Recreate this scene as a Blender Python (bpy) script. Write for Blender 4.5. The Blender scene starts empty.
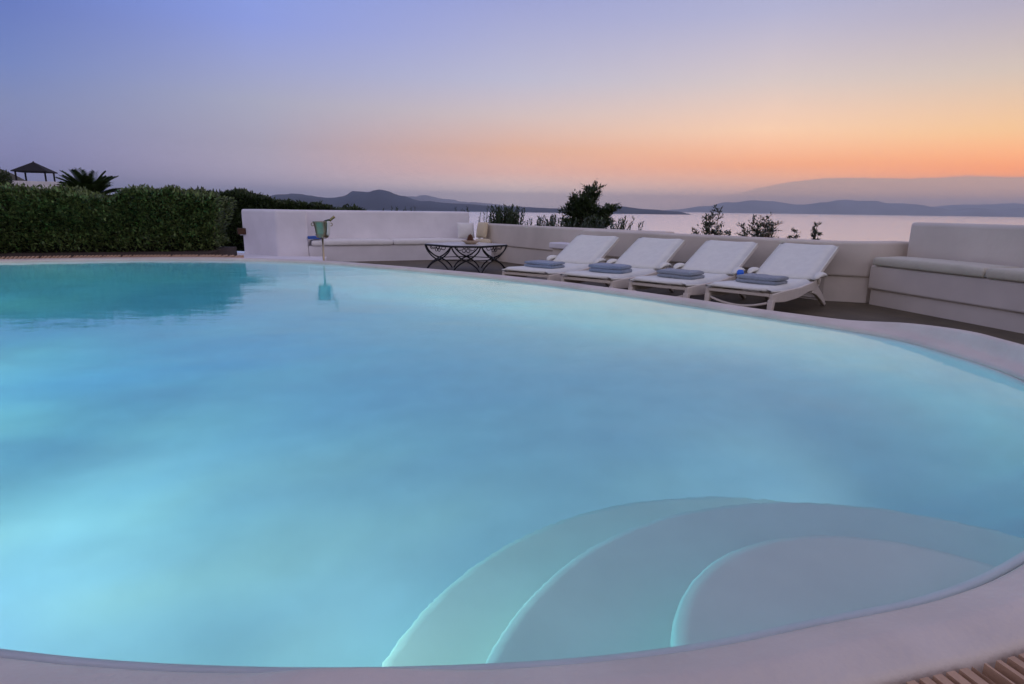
import bpy, bmesh, math, random
from mathutils import Vector, Matrix, noise
R = math.radians
PI = math.pi
rnd = random.Random(7)
sc = bpy.context.scene
COL = sc.collection

# ---------------------------------------------------------------- helpers
def lin(r, g, b):
    f = lambda c: (c/255/12.92) if c/255 <= .04045 else ((c/255+.055)/1.055)**2.4
    return (f(r), f(g), f(b), 1)

def mat(name, color, rough=.6, metal=0, var=.08, scale=6, bump=0, bscale=40, spec=.5, sheen=0, trans=0, col2=None, detail=5):
    m = bpy.data.materials.new(name); m.use_nodes = True
    n = m.node_tree.nodes; l = m.node_tree.links; p = n['Principled BSDF']
    p.inputs['Roughness'].default_value = rough; p.inputs['Metallic'].default_value = metal
    p.inputs['Specular IOR Level'].default_value = spec
    if sheen: p.inputs['Sheen Weight'].default_value = sheen
    if trans: p.inputs['Transmission Weight'].default_value = trans
    tc = n.new('ShaderNodeTexCoord')
    nz = n.new('ShaderNodeTexNoise'); nz.inputs['Scale'].default_value = scale; nz.inputs['Detail'].default_value = detail
    l.new(tc.outputs['Object'], nz.inputs['Vector'])
    rp = n.new('ShaderNodeValToRGB'); rp.color_ramp.elements[0].position = .3; rp.color_ramp.elements[1].position = .7
    c = color
    c2 = col2 or tuple(min(1, v*(1+var)) for v in c[:3])
    rp.color_ramp.elements[0].color = tuple(v*(1-var) for v in c[:3])+(1,)
    rp.color_ramp.elements[1].color = tuple(c2[:3])+(1,)
    l.new(nz.outputs['Fac'], rp.inputs['Fac']); l.new(rp.outputs['Color'], p.inputs['Base Color'])
    if bump:
        nb = n.new('ShaderNodeTexNoise'); nb.inputs['Scale'].default_value = bscale; nb.inputs['Detail'].default_value = 6
        l.new(tc.outputs['Object'], nb.inputs['Vector'])
        b = n.new('ShaderNodeBump'); b.inputs['Strength'].default_value = bump; b.inputs['Distance'].default_value = .01
        l.new(nb.outputs['Fac'], b.inputs['Height']); l.new(b.outputs['Normal'], p.inputs['Normal'])
    return m

def leafmat(name, dark, light, trans=.15):
    m = bpy.data.materials.new(name); m.use_nodes = True
    n = m.node_tree.nodes; l = m.node_tree.links; p = n['Principled BSDF']
    p.inputs['Roughness'].default_value = .45
    g = n.new('ShaderNodeNewGeometry'); rp = n.new('ShaderNodeValToRGB')
    e = rp.color_ramp.elements; e[0].color = dark; e[1].color = light
    l.new(g.outputs['Random Per Island'], rp.inputs['Fac']); l.new(rp.outputs['Color'], p.inputs['Base Color'])
    t = n.new('ShaderNodeBsdfTranslucent'); l.new(rp.outputs['Color'], t.inputs['Color'])
    mx = n.new('ShaderNodeMixShader'); mx.inputs[0].default_value = trans
    l.new(p.outputs[0], mx.inputs[1]); l.new(t.outputs[0], mx.inputs[2]); l.new(mx.outputs[0], n['Material Output'].inputs[0])
    return m

def obj(name, bm, m, parent=None, smooth=True, bevel=0, seg=3, sub=0, autosm=None):
    me = bpy.data.meshes.new(name)
    bmesh.ops.recalc_face_normals(bm, faces=bm.faces)
    bm.to_mesh(me); bm.free()
    o = bpy.data.objects.new(name, me); COL.objects.link(o)
    if m: me.materials.append(m)
    if smooth:
        for p in me.polygons: p.use_smooth = True
    if bevel:
        md = o.modifiers.new('bevel', 'BEVEL'); md.width = bevel; md.segments = seg; md.limit_method = 'ANGLE'; md.angle_limit = R(35)
        md.harden_normals = False
    if sub:
        md = o.modifiers.new('sub', 'SUBSURF'); md.levels = sub; md.render_levels = sub
    if smooth and autosm is not None:
        me.set_sharp_from_angle(angle=R(autosm))
    if parent: o.parent = parent
    return o

def tag(o, label=None, cat=None, group=None, kind=None):
    if label: o['label'] = label
    if cat: o['category'] = cat
    if group: o['group'] = group
    if kind: o['kind'] = kind
    return o

def empty(name, loc, rz=0, label=None, cat=None, group=None):
    o = bpy.data.objects.new(name, None); COL.objects.link(o); o.location = loc; o.rotation_euler = (0, 0, rz)
    o.empty_display_size = .1
    return tag(o, label, cat, group)

def box(bm, x0, x1, y0, y1, z0, z1):
    vs = [bm.verts.new((x, y, z)) for z in (z0, z1) for x, y in ((x0, y0), (x1, y0), (x1, y1), (x0, y1))]
    for f in ((3, 2, 1, 0), (4, 5, 6, 7), (0, 1, 5, 4), (1, 2, 6, 5), (2, 3, 7, 6), (3, 0, 4, 7)):
        bm.faces.new([vs[i] for i in f])
    return vs

def prism(bm, pts, z0, z1):
    a = [bm.verts.new((p[0], p[1], z0)) for p in pts]; b = [bm.verts.new((p[0], p[1], z1)) for p in pts]
    n = len(pts)
    bm.faces.new(a[::-1]); bm.faces.new(b)
    for i in range(n): bm.faces.new((a[i], a[(i+1) % n], b[(i+1) % n], b[i]))

def tube(bm, pts, rad, k=8, cap=True):
    pts = [Vector(p) for p in pts]; rings = []
    if not isinstance(rad, (list, tuple)): rad = [rad]*len(pts)
    up = Vector((0, 0, 1)); prev = None
    for i, p in enumerate(pts):
        t = (pts[min(i+1, len(pts)-1)]-pts[max(i-1, 0)]).normalized()
        if prev is None:
            a = t.cross(up if abs(t.z) < .9 else Vector((1, 0, 0))).normalized()
        else:
            a = (prev - t*prev.dot(t)).normalized()
        prev = a; b = t.cross(a)
        rings.append([bm.verts.new(p+(a*math.cos(2*PI*j/k)+b*math.sin(2*PI*j/k))*rad[i]) for j in range(k)])
    for i in range(len(rings)-1):
        for j in range(k):
            bm.faces.new((rings[i][j], rings[i][(j+1) % k], rings[i+1][(j+1) % k], rings[i+1][j]))
    if cap: bm.faces.new(rings[0][::-1]); bm.faces.new(rings[-1])

def lathe(bm, prof, k=32, c=(0, 0), closed=False):
    rings = []
    for r, z in prof:
        if r < 1e-5: rings.append([bm.verts.new((c[0], c[1], z))])
        else: rings.append([bm.verts.new((c[0]+r*math.cos(2*PI*j/k), c[1]+r*math.sin(2*PI*j/k), z)) for j in range(k)])
    for i in range(len(rings)-1):
        a, b = rings[i], rings[i+1]
        for j in range(k):
            q = [a[j % len(a)], a[(j+1) % len(a)], b[(j+1) % len(b)], b[j % len(b)]]
            q2 = []
            for v in q:
                if v not in q2: q2.append(v)
            if len(q2) >= 3: bm.faces.new(q2)

def catmull(P, n, closed=False, extra=None):
    out = []; N = len(P)
    rng = range(N) if closed else range(N-1)
    for i in rng:
        if closed: a, b, c, d = P[(i-1) % N], P[i], P[(i+1) % N], P[(i+2) % N]
        else: a, b, c, d = P[max(i-1, 0)], P[i], P[i+1], P[min(i+2, N-1)]
        for k in range(n):
            t = k/n
            out.append(tuple(.5*((2*b[j])+(-a[j]+c[j])*t+(2*a[j]-5*b[j]+4*c[j]-d[j])*t*t+(-a[j]+3*b[j]-3*c[j]+d[j])*t**3) for j in range(len(b))))
    if not closed: out.append(tuple(P[-1]))
    return out

# ---------------------------------------------------------------- materials
M = {}
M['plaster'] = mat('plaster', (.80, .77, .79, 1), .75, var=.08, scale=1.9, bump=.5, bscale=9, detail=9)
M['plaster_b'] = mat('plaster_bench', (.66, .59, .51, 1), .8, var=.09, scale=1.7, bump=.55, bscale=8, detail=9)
M['coping'] = mat('coping', (.66, .58, .50, 1), .5, var=.11, scale=3.5, bump=.35, bscale=45, detail=9)
M['deck'] = mat('deck_stone', (.10, .078, .043, 1), .6, var=.25, scale=3, bump=.3, bscale=30)
M['paving'] = mat('paving', (.5, .46, .42, 1), .7, var=.12, scale=3, bump=.3, bscale=30)
M['soil'] = mat('soil', (.035, .02, .013, 1), .95, var=.4, scale=14, bump=1, bscale=50)
M['grille'] = mat('grille', (.50, .31, .19, 1), .55, var=.15, scale=30, bump=.2, bscale=80)
M['channel'] = mat('channel', (.05, .035, .025, 1), .6)
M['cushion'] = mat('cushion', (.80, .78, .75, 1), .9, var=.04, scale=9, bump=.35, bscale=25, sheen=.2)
M['cushion_c'] = mat('cushion_darker', (.58, .54, .42, 1), .9, var=.05, scale=9, bump=.35, bscale=25, sheen=.2)  # darker, warmer tone for the cushions on the right bench
M['cushion_tan'] = mat('cushion_cream', (.66, .56, .38, 1), .9, var=.06, scale=9, bump=.3, bscale=25)
M['mesh'] = mat('lounger_fabric', (.80, .80, .72, 1), .85, var=.04, scale=14, bump=.3, bscale=180, sheen=.15)
M['frame'] = mat('lounger_frame', (.68, .61, .53, 1), .45, var=.05, scale=12, bump=.05)
M['towel'] = mat('towel_blue', (.24, .32, .45, 1), 1, var=.12, scale=60, bump=1, bscale=260, sheen=.5)
M['towel_g'] = mat('towel_slate', (.28, .33, .40, 1), 1, var=.12, scale=60, bump=1, bscale=260, sheen=.5)
M['iron'] = mat('black_iron', (.012, .012, .013, 1), .5, metal=.3, var=.2)
M['marble'] = mat('marble', (.6, .6, .6, 1), .22, var=.12, scale=4, detail=10)
M['steel'] = mat('steel', (.42, .35, .24, 1), .36, metal=1, var=.04)
M['green_glass'] = mat('bottle_glass', (.03, .05, .02, 1), .12, var=.1)
M['foil'] = mat('bottle_foil', (.35, .27, .12, 1), .35, metal=.8)
M['brown'] = mat('brown_wood', (.13, .045, .02, 1), .6, var=.3, scale=30, bump=.6, bscale=60)
M['ceramic'] = mat('ceramic', (.55, .42, .3, 1), .4, var=.08)
M['blue_t'] = mat('blue_cloth', (.06, .15, .48, 1), 1, var=.1, scale=40, bump=.8, bscale=200)
M['blue'] = mat('blue_plastic', (.02, .16, .75, 1), .3, var=.05)
M['white'] = mat('white_plastic', (.7, .72, .75, 1), .3, var=.03)
M['bark'] = mat('bark', (.08, .055, .04, 1), .9, var=.35, scale=18, bump=.8, bscale=40)
M['core'] = mat('twigs', (.012, .014, .008, 1), 1, var=.5, scale=20)  # near-black tone of the solid hedge core, inner shade put into colour
M['leaf'] = leafmat('hedge_leaf', (.014, .030, .008, 1), (.20, .27, .085, 1))
M['leaf_d'] = leafmat('dark_leaf', (.02, .035, .012, 1), (.06, .095, .03, 1))
M['leaf_o'] = leafmat('olive_leaf', (.03, .045, .025, 1), (.08, .10, .06, 1))
M['leaf_p'] = leafmat('palm_leaf', (.025, .05, .014, 1), (.085, .14, .035, 1))
M['rooft'] = mat('roof_thatch', (.012, .011, .013, 1), .95, var=.2)
M['earth'] = mat('hill_earth', (.14, .11, .075, 1), 1, var=.4, scale=.08, bump=.5, bscale=1, col2=(.07, .075, .035))
M['bronze'] = mat('wall_lamp_metal', (.09, .045, .025, 1), .5, metal=.6)

# pool plaster with faint mottling
M['pool'] = mat('pool_plaster', (.87, .89, .86, 1), .6, var=.045, scale=4.5, bump=.1, bscale=6, detail=6)
M['step'] = mat('step_plaster', (.80, .91, .80, 1), .6, var=.045, scale=4.5, bump=.07, bscale=30, detail=9)

# water
def water_mat():
    m = bpy.data.materials.new('pool_water'); m.use_nodes = True
    n = m.node_tree.nodes; l = m.node_tree.links; n.remove(n['Principled BSDF'])
    g = n.new('ShaderNodeBsdfGlass'); g.inputs['IOR'].default_value = 1.333; g.inputs['Roughness'].default_value = 0
    l.new(g.outputs[0], n['Material Output'].inputs['Surface'])
    a = n.new('ShaderNodeVolumeAbsorption'); a.inputs['Color'].default_value = (.21, .82, .955, 1); a.inputs['Density'].default_value = .34
    l.new(a.outputs[0], n['Material Output'].inputs['Volume'])
    tc = n.new('ShaderNodeTexCoord')
    mp = n.new('ShaderNodeMapping'); mp.inputs['Scale'].default_value = (1, 1.7, 1); mp.inputs['Rotation'].default_value = (0, 0, R(20))
    l.new(tc.outputs['Object'], mp.inputs['Vector'])
    n1 = n.new('ShaderNodeTexNoise'); n1.inputs['Scale'].default_value = 1.3; n1.inputs['Detail'].default_value = 2
    n2 = n.new('ShaderNodeTexNoise'); n2.inputs['Scale'].default_value = 13; n2.inputs['Detail'].default_value = 3
    l.new(mp.outputs[0], n1.inputs['Vector']); l.new(mp.outputs[0], n2.inputs['Vector'])
    b1 = n.new('ShaderNodeBump'); b1.inputs['Strength'].default_value = 1; b1.inputs['Distance'].default_value = .005
    b2 = n.new('ShaderNodeBump'); b2.inputs['Strength'].default_value = 1; b2.inputs['Distance'].default_value = .0007
    l.new(n1.outputs['Fac'], b1.inputs['Height']); l.new(n2.outputs['Fac'], b2.inputs['Height'])
    l.new(b1.outputs[0], b2.inputs['Normal']); l.new(b2.outputs[0], g.inputs['Normal'])
    return m
M['water'] = water_mat()

def sea_mat():
    m = bpy.data.materials.new('sea_water'); m.use_nodes = True
    n = m.node_tree.nodes; l = m.node_tree.links; p = n['Principled BSDF']
    p.inputs['Base Color'].default_value = (.69, .86, 1, 1); p.inputs['Metallic'].default_value = .85; p.inputs['Roughness'].default_value = .22; p.inputs['IOR'].default_value = 1.333
    tc = n.new('ShaderNodeTexCoord')
    n1 = n.new('ShaderNodeTexNoise'); n1.inputs['Scale'].default_value = .05; n1.inputs['Detail'].default_value = 6
    l.new(tc.outputs['Object'], n1.inputs['Vector'])
    b = n.new('ShaderNodeBump'); b.inputs['Strength'].default_value = .4; b.inputs['Distance'].default_value = .15
    l.new(n1.outputs['Fac'], b.inputs['Height']); l.new(b.outputs[0], p.inputs['Normal'])
    return m
M['sea'] = sea_mat()

# ---------------------------------------------------------------- pool outline, counter-clockwise from near centre
# x, y, profile (0 near, 1 right, 2 far, 3 left)
CP = [(-.03, .84, 0), (.29, .885, 0), (.58, .965, 0), (.85, 1.045, 0), (1.11, 1.17, 0), (1.5, 1.42, 0), (1.9, 1.78, 1), (2.2, 2.2, 1), (2.34, 2.7, 1),
      (2.35, 3.11, 1), (2.28, 3.5, 1.3), (2.07, 3.83, 1.8), (1.68, 4.32, 2), (1.1, 5.05, 2), (.46, 5.72, 2), (-.15, 6.24, 2), (-.7, 6.62, 2), (-1.4, 7.08, 2),
      (-2.35, 7.6, 2), (-3.3, 7.86, 2.2), (-4.1, 7.88, 3), (-5.15, 7.62, 3), (-6.14, 7.2, 3), (-7.2, 6.5, 3), (-7.9, 5.3, 3), (-7.8, 3.9, 3), (-6.7, 2.7, 3), (-5.0, 1.95, 3.4),
      (-3.2, 1.45, 4), (-2.0, 1.1, 4), (-1.3, .93, 4), (-.80, .848, 4), (-.42, .825, 4)]
PROF = {0: [(0, .25), (.003, .352), (.02, .359), (.085, .387), (.10, .393), (.125, .389), (.16, .386), (.175, .38), (.18, .30)],
        1: [(0, .25), (.005, .36), (.02, .370), (.085, .376), (.105, .40), (.12, .452), (.145, .468), (.20, .462), (.225, -.05)],
        2: [(0, .25), (.005, .36), (.02, .376), (.05, .381), (.12, .384), (.15, .380), (.175, .366), (.185, .34), (.19, -.05)],
        3: [(0, .25), (.005, .36), (.02, .376), (.05, .381), (.12, .384), (.15, .384), (.175, .383), (.19, .38), (.195, .30)]}
PROF[4] = PROF[0]
path = catmull(CP, 10, closed=True)
NP = len(path)
nrm = []
for i in range(NP):
    a = path[i-1]; b = path[(i+1) % NP]
    t = Vector((b[0]-a[0], b[1]-a[1])).normalized(); nrm.append(Vector((t.y, -t.x)))
def off(i, d): return (path[i % NP][0]+nrm[i % NP].x*d, path[i % NP][1]+nrm[i % NP].y*d)
def prof(i):
    v = min(4, max(0, path[i][2])); a = int(math.floor(v)); b = min(4, a+1); t = v-a
    return [(p[0]*(1-t)+q[0]*t, p[1]*(1-t)+q[1]*t) for p, q in zip(PROF[a], PROF[b])]
cen = Vector((-2.6, 4.2))

def loft(bm, loops):
    for a, b in zip(loops, loops[1:]):
        n = len(a)
        for i in range(n): bm.faces.new((a[i], a[(i+1) % n], b[(i+1) % n], b[i]))

# pool shell
bm = bmesh.new(); loops = []
for s, z in ((0, .33), (.0, .2), (.004, -.35), (.012, -.6), (.03, -.78), (.06, -.89), (.10, -.945), (.16, -.965), (.28, -.975), (.4, -.98), (.55, -.985), (.75, -.99), (.9, -1.0)):
    lp = []
    for p in path:
        x, y = p[0]+(cen.x-p[0])*s, p[1]+(cen.y-p[1])*s
        t = min(1, max(0, (-.55*x+.83*y-1.3)/6.5)); t = t*t*(3-2*t)
        zz = z if z > 0 else z*(.80+1.1*t)      # the floor slopes down towards the hedge side
        lp.append(bm.verts.new((x, y, zz)))
    loops.append(lp)
loft(bm, loops)
cz = bm.verts.new((cen.x, cen.y, sum(v.co.z for v in loops[-1])/NP))
for i in range(NP): bm.faces.new((loops[-1][i], loops[-1][(i+1) % NP], cz))
pool = obj('pool_shell', bm, M['pool']); tag(pool, kind='structure'); pool.name = 'pool_basin'
md = pool.modifiers.new('solid', 'SOLIDIFY'); md.thickness = .02; md.offset = -1

# steps: discs buried in the near right wall
def step(cx, cy, r, top, m):
    bm = bmesh.new()
    pr = [(0, top), (r-.035, top), (r-.012, top-.006), (r-.003, top-.018), (r, top-.04), (r+.004, -1.02)]
    lathe(bm, pr, 128, (cx, cy))
    o = obj('pool_step', bm, m); tag(o, kind='structure')
step(.70, .98, 1.08, -.34, M['step']); step(.86, .82, .97, -.07, M['step']); step(.80, .90, .495, .20, M['step'])

# water body
bm = bmesh.new()
prism(bm, [off(i, .03) for i in range(NP)], -2.4, .35)
w = obj('pool_water', bm, M['water'], smooth=False); tag(w, kind='structure')

# coping
bm = bmesh.new(); cols = []
for i in range(NP):
    col = []
    for d, z in prof(i):
        x, y = off(i, d); q = .0025*noise.noise(Vector((x*2.2, y*2.2, 3))) if z > .3 else 0
        col.append(bm.verts.new((x, y, z+q)))
    cols.append(col)
for i in range(NP):
    a, b = cols[i], cols[(i+1) % NP]
    for j in range(len(a)-1): bm.faces.new((a[j], b[j], b[j+1], a[j+1]))
cop = obj('pool_coping', bm, M['coping'], sub=1); tag(cop, kind='structure')

# overflow grille (near and left sides) : one thing, ribs are its pattern
seg = [i for i in range(NP) if (path[i][2] < .9 or path[i][2] > 2.6)]
start = next(i for i in range(NP) if i in seg and ((i-1) % NP) not in seg)
order = []
k = start
segset = set(seg)
for _ in range(NP):
    if k in segset: order.append(k)
    k = (k+1) % NP
GW = .15
gin = {i: prof(i)[-1][0]+.002 for i in order}
bm = bmesh.new(); bmr = bmesh.new()
pl_in = [off(i, gin[i]) for i in order]; pl_out = [off(i, gin[i]+GW) for i in order]
def lerp2(a, b, t): return (a[0]+(b[0]-a[0])*t, a[1]+(b[1]-a[1])*t)
prev = None
for a, b in zip(pl_in, pl_out):
    c = [bm.verts.new((a[0], a[1], .31)), bm.verts.new((b[0], b[1], .31))]
    if prev: bm.faces.new((prev[0], prev[1], c[1], c[0]))
    prev = c
acc = 0; SP = .026
for k in range(len(pl_in)-1):
    m0 = lerp2(pl_in[k], pl_out[k], .5); m1 = lerp2(pl_in[k+1], pl_out[k+1], .5)
    L = math.dist(m0, m1)
    if L > .6: continue
    sp = SP if math.hypot(*m0) < 5 else .042
    while acc < L:
        t = acc/L; t2 = min(1, (acc+sp*.62)/L)
        a = lerp2(pl_in[k], pl_in[k+1], t); b = lerp2(pl_out[k], pl_out[k+1], t); c = lerp2(pl_out[k], pl_out[k+1], t2); d = lerp2(pl_in[k], pl_in[k+1], t2)
        up = .02 if math.hypot(*m0) > 5 else 0
        vb = [bmr.verts.new((q[0], q[1], .345)) for q in (a, b, c, d)]; vt = [bmr.verts.new((q[0], q[1], .381+(up if q in (b, c) else 0))) for q in (a, b, c, d)]
        bmr.faces.new(vb[::-1]); bmr.faces.new(vt)
        for q in range(4): bmr.faces.new((vb[q], vb[(q+1) % 4], vt[(q+1) % 4], vt[q]))
        acc += sp
    acc -= L
gr = empty('overflow_grille', (0, 0, 0), 0, 'tan ribbed overflow grille running round the near and hedge side edge of the pool', 'grille')
obj('channel', bm, M['channel'], gr, smooth=False); obj('ribs', bmr, M['grille'], gr, smooth=False, bevel=.003, seg=1)

# paving (near and left side) z .38 beyond grille
def raycast_poly(c, d, P):
    best = 1e9
    for i in range(len(P)):
        a = Vector(P[i]); b = Vector(P[(i+1) % len(P)]); e = b-a
        den = d.x*e.y-d.y*e.x
        if abs(den) < 1e-9: continue
        w_ = a-c; t = (w_.x*e.y-w_.y*e.x)/den; s = (w_.x*d.y-w_.y*d.x)/den
        if t > 0 and -1e-6 <= s <= 1+1e-6: best = min(best, t)
    return c+d*best
PO = [(-14, -7), (8, -7), (6.6, .5), (5.2, 6.2), (4.6, 7.6), (3.95, 8.0), (-.4, 13.2), (-.7, 14), (-4.6, 12.5), (-5.6, 12.2), (-14, 12)]
bm = bmesh.new(); la = []; lb = []; lc = []
for i in range(NP):
    x, y = off(i, prof(i)[-1][0]-.01); d = (Vector((x, y))-cen).normalized(); q = raycast_poly(cen, d, PO)
    la.append(bm.verts.new((x, y, 0))); lb.append(bm.verts.new((q.x, q.y, 0))); lc.append(bm.verts.new((q.x, q.y, -.4)))
loft(bm, [la, lb, lc])
dk = obj('deck', bm, M['deck'], smooth=False); tag(dk, kind='structure'); dk.name = 'deck_floor'
near = [i for i in order]
# near paving strip: offsets outward to 5 m
bm = bmesh.new(); prev = None
kn = [i for i in order if path[i][2] < .9 or path[i][2] > 3.3]
for i in kn:
    a = off(i, gin[i]+GW+.002); n_ = nrm[i]
    b = (a[0]+n_.x*3.5, a[1]+n_.y*3.5)
    c = [bm.verts.new((a[0], a[1], .2)), bm.verts.new((a[0], a[1], .382)), bm.verts.new((b[0], b[1], .382)), bm.verts.new((b[0], b[1], -.02))]
    if prev:
        for j in range(3): bm.faces.new((prev[j], prev[j+1], c[j+1], c[j]))
    else: bm.faces.new(c)
    prev = c
bm.faces.new(prev)
o = obj('paving', bm, M['paving'], smooth=False); tag(o, kind='structure')
# soil bed under the hedge (left)
bm = bmesh.new(); prev = None
kl = [i for i in order if 2.6 < path[i][2] <= 3.45 and path[i][0] < -4.15]
for i in kl:
    a = off(i, gin[i]+GW+.002); n_ = nrm[i]; cols_ = []
    for t, z in ((0, .25), (.0, .372), (.1, .385), (.3, .40), (.7, .40), (1.1, .41), (1.7, .40), (1.75, -.2)):
        px, py = a[0]+n_.x*t, a[1]+n_.y*t
        cols_.append(bm.verts.new((px, py, z+(.02*noise.noise(Vector((px*3, py*3, 0))) if 0 < t < 1.7 else 0))))
    if prev:
        for j in range(len(cols_)-1): bm.faces.new((prev[j], prev[j+1], cols_[j+1], cols_[j]))
    else: bm.faces.new(cols_)
    prev = cols_
bm.faces.new(prev)
o = obj('soil_bed', bm, M['soil']); tag(o, kind='structure')
# pale path between the hedge and the wall
bm = bmesh.new()
prism(bm, [(-4.0, 8.12), (-3.1, 8.13), (-2.95, 9.2), (-3.55, 11.5), (-4.3, 11.5), (-6.5, 12.6), (-8, 12.2), (-8, 10.6), (-4.7, 9.6), (-4.1, 9.0)], -.05, .13)
o = obj('path', bm, M['plaster'], smooth=False, bevel=.02); tag(o, kind='structure')
bm = bmesh.new()
prism(bm, [(-4.3, 9.4), (-3.45, 9.5), (-3.4, 9.75), (-4.3, 9.75)], .13, .22)
tag(obj('path_step', bm, M['plaster'], smooth=False, bevel=.02), kind='structure')

# ---------------------------------------------------------------- walls and benches
def wallseg(bm, P, th, z0, z1, side=1):
    """polyline P is the front face; thickness goes to the left (side=1) of travel"""
    n = len(P); nn = []
    for i in range(n):
        a = Vector(P[max(i-1, 0)]); b = Vector(P[min(i+1, n-1)]); t = (b-a).normalized(); nn.append(Vector((-t.y, t.x))*side)
    Q = [(P[i][0]+nn[i].x*th, P[i][1]+nn[i].y*th) for i in range(n)]
    prism(bm, list(P)+Q[::-1], z0, z1)
def offp(p, n, d): return (p[0]+n[0]*d, p[1]+n[1]*d)
def rough(o, s=.012, lv=3):
    return o

# left block wall with bench
dL = Vector((.917, .4)); nL = Vector((-.4, .917)); P0 = Vector((-4.43, 11.38)); PB = Vector((-3.92, 11.6)); PE = Vector((-.95, 12.9))
lw = empty('bench_wall', (-4.43, 11.38, 0), 0, 'tall white plaster wall with built-in bench seat behind the ice bucket', 'wall')
def local(o, root):
    o.parent = root; o.matrix_parent_inverse = Matrix.Translation(-Vector(root.location)); return o
bm = bmesh.new()
C0 = (-5.35, 12.0)
end = PE+nL*.5+dL*.2
prism(bm, [tuple(P0), tuple(PB), tuple(PB+nL*.5), tuple(end), tuple(end+nL*.3), tuple(PB+nL*.8), (-5.2, 12.5), C0], -2.95, .985)
local(obj('wall', bm, M['plaster'], bevel=.045, seg=4, autosm=40), lw)
bm = bmesh.new()
a, b = PB+nL*.02+dL*.004, PE+dL*.25
prism(bm, [tuple(a), tuple(b), tuple(b+nL*.478), tuple(PB+dL*.004+nL*.497)], -.02, .315)
local(obj('bench_seat', bm, M['plaster'], bevel=.02, autosm=40), lw)

def slab(bm, w, d, h, r=.04, nx=14, ny=8, puff=.02, seed=0, hump=.0):
    """soft cushion, centred in x/y, bottom z=0"""
    import itertools
    def P(u, v, top):
        x = (u-.5)*w; y = (v-.5)*d
        ed = min(u*w, (1-u)*w, v*d, (1-v)*d)
        rr = max(0, 1-ed/r); drop = r*(1-math.sqrt(max(0, 1-rr*rr)))
        z = h-drop+puff*math.sin(PI*u)**.5*math.sin(PI*v)**.5+.006*noise.noise(Vector((x*5+seed, y*5, 1))) if top else drop*.6
        return Vector((x, y, z))
    us = sorted(set([0, .25*r/w, .6*r/w, 1.1*r/w, 1-.25*r/w, 1-.6*r/w, 1-1.1*r/w, 1]+[i/nx for i in range(1, nx)]))
    vs = sorted(set([0, .25*r/d, .6*r/d, 1.1*r/d, 1-.25*r/d, 1-.6*r/d, 1-1.1*r/d, 1]+[i/ny for i in range(1, ny)]))
    T = [[bm.verts.new(P(u, v, True)) for v in vs] for u in us]; B = [[bm.verts.new(P(u, v, False)) for v in vs] for u in us]
    for i in range(len(us)-1):
        for j in range(len(vs)-1):
            bm.faces.new((T[i][j], T[i+1][j], T[i+1][j+1], T[i][j+1])); bm.faces.new((B[i][j], B[i][j+1], B[i+1][j+1], B[i+1][j]))
    nu, nv = len(us), len(vs)
    for i in range(nu-1):
        bm.faces.new((B[i][0], B[i+1][0], T[i+1][0], T[i][0])); bm.faces.new((T[i][-1], T[i+1][-1], B[i+1][-1], B[i][-1]))
    for j in range(nv-1):
        bm.faces.new((T[0][j], T[0][j+1], B[0][j+1], B[0][j])); bm.faces.new((B[-1][j], B[-1][j+1], T[-1][j+1], T[-1][j]))

def seatpad(name, A, d, n, s0, s1, dep, z, h, label, group, m='cushion'):
    w_ = s1-s0; c = Vector(A)+Vector(d)*(s0+s1)/2+Vector(n)*(dep/2-.03)
    bm = bmesh.new(); slab(bm, w_-.012, dep, h, r=.035, nx=int(w_/.15)+3, seed=s0*7)
    o = obj(name, bm, M[m]); o.location = (c.x, c.y, z); o.rotation_euler = (0, 0, math.atan2(d[1], d[0]))
    tag(o, label, 'cushion', group); return o
seatpad('bench_cushion', PB, dL, nL, .05, 1.62, .52, .317, .10, 'long white seat cushion on the far bench directly behind the ice bucket', 'white bench seat cushions')
seatpad('bench_cushion', PB, dL, nL, 1.63, 3.2, .52, .317, .10, 'long white seat cushion on the far bench behind the black iron table', 'white bench seat cushions')

# back wall, far stretch
bw = empty('parapet_wall', (-.63, 12.95, 0), 0, 'low white plaster parapet wall running from the tall bench wall to behind the first lounger', 'wall')
P = [(2.35, 9.42), (.74, 11.06), (-.66, 12.98)]
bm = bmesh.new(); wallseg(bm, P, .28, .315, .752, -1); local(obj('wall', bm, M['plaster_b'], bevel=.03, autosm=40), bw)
bm = bmesh.new(); wallseg(bm, [(p[0]+.02, p[1]+.022) for p in P], .24, -2.95, .317, -1); local(obj('plinth', bm, M['plaster_b'], smooth=False), bw)
# nearer stretch
bw2 = empty('parapet_wall', (4.0, 7.3, 0), 0, 'low white plaster parapet wall standing close behind the row of loungers', 'wall')
P = [(5.05, 7.60), (4.32, 7.31), (3.86, 7.46), (1.16, 10.35)]
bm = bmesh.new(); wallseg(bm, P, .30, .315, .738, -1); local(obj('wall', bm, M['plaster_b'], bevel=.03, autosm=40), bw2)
bm = bmesh.new(); wallseg(bm, [(p[0]+.03, p[1]+.03) for p in P], .25, -2.95, .317, -1); local(obj('plinth', bm, M['plaster_b'], smooth=False), bw2)
# stub ledge next to first lounger
lg = empty('wall_ledge', (.7, 10.72, 0), 0, 'short white plaster ledge jutting from the parapet beside the first lounger', 'ledge')
dB = Vector((.66, -.75)).normalized(); nB = Vector((-dB.y, dB.x))
q = Vector((.62, 10.66)); 
bm = bmesh.new(); prism(bm, [tuple(q), tuple(q+dB*.95), tuple(q+dB*.95+nB*.30), tuple(q+nB*.30)], .40, .50); local(obj('shelf', bm, M['plaster'], bevel=.02, autosm=40), lg)
bm = bmesh.new(); q2 = q+dB*.05+nB*.05; prism(bm, [tuple(q2), tuple(q2+dB*.85), tuple(q2+dB*.85+nB*.22), tuple(q2+nB*.22)], 0, .402); local(obj('base', bm, M['plaster_b'], smooth=False), lg)

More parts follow.
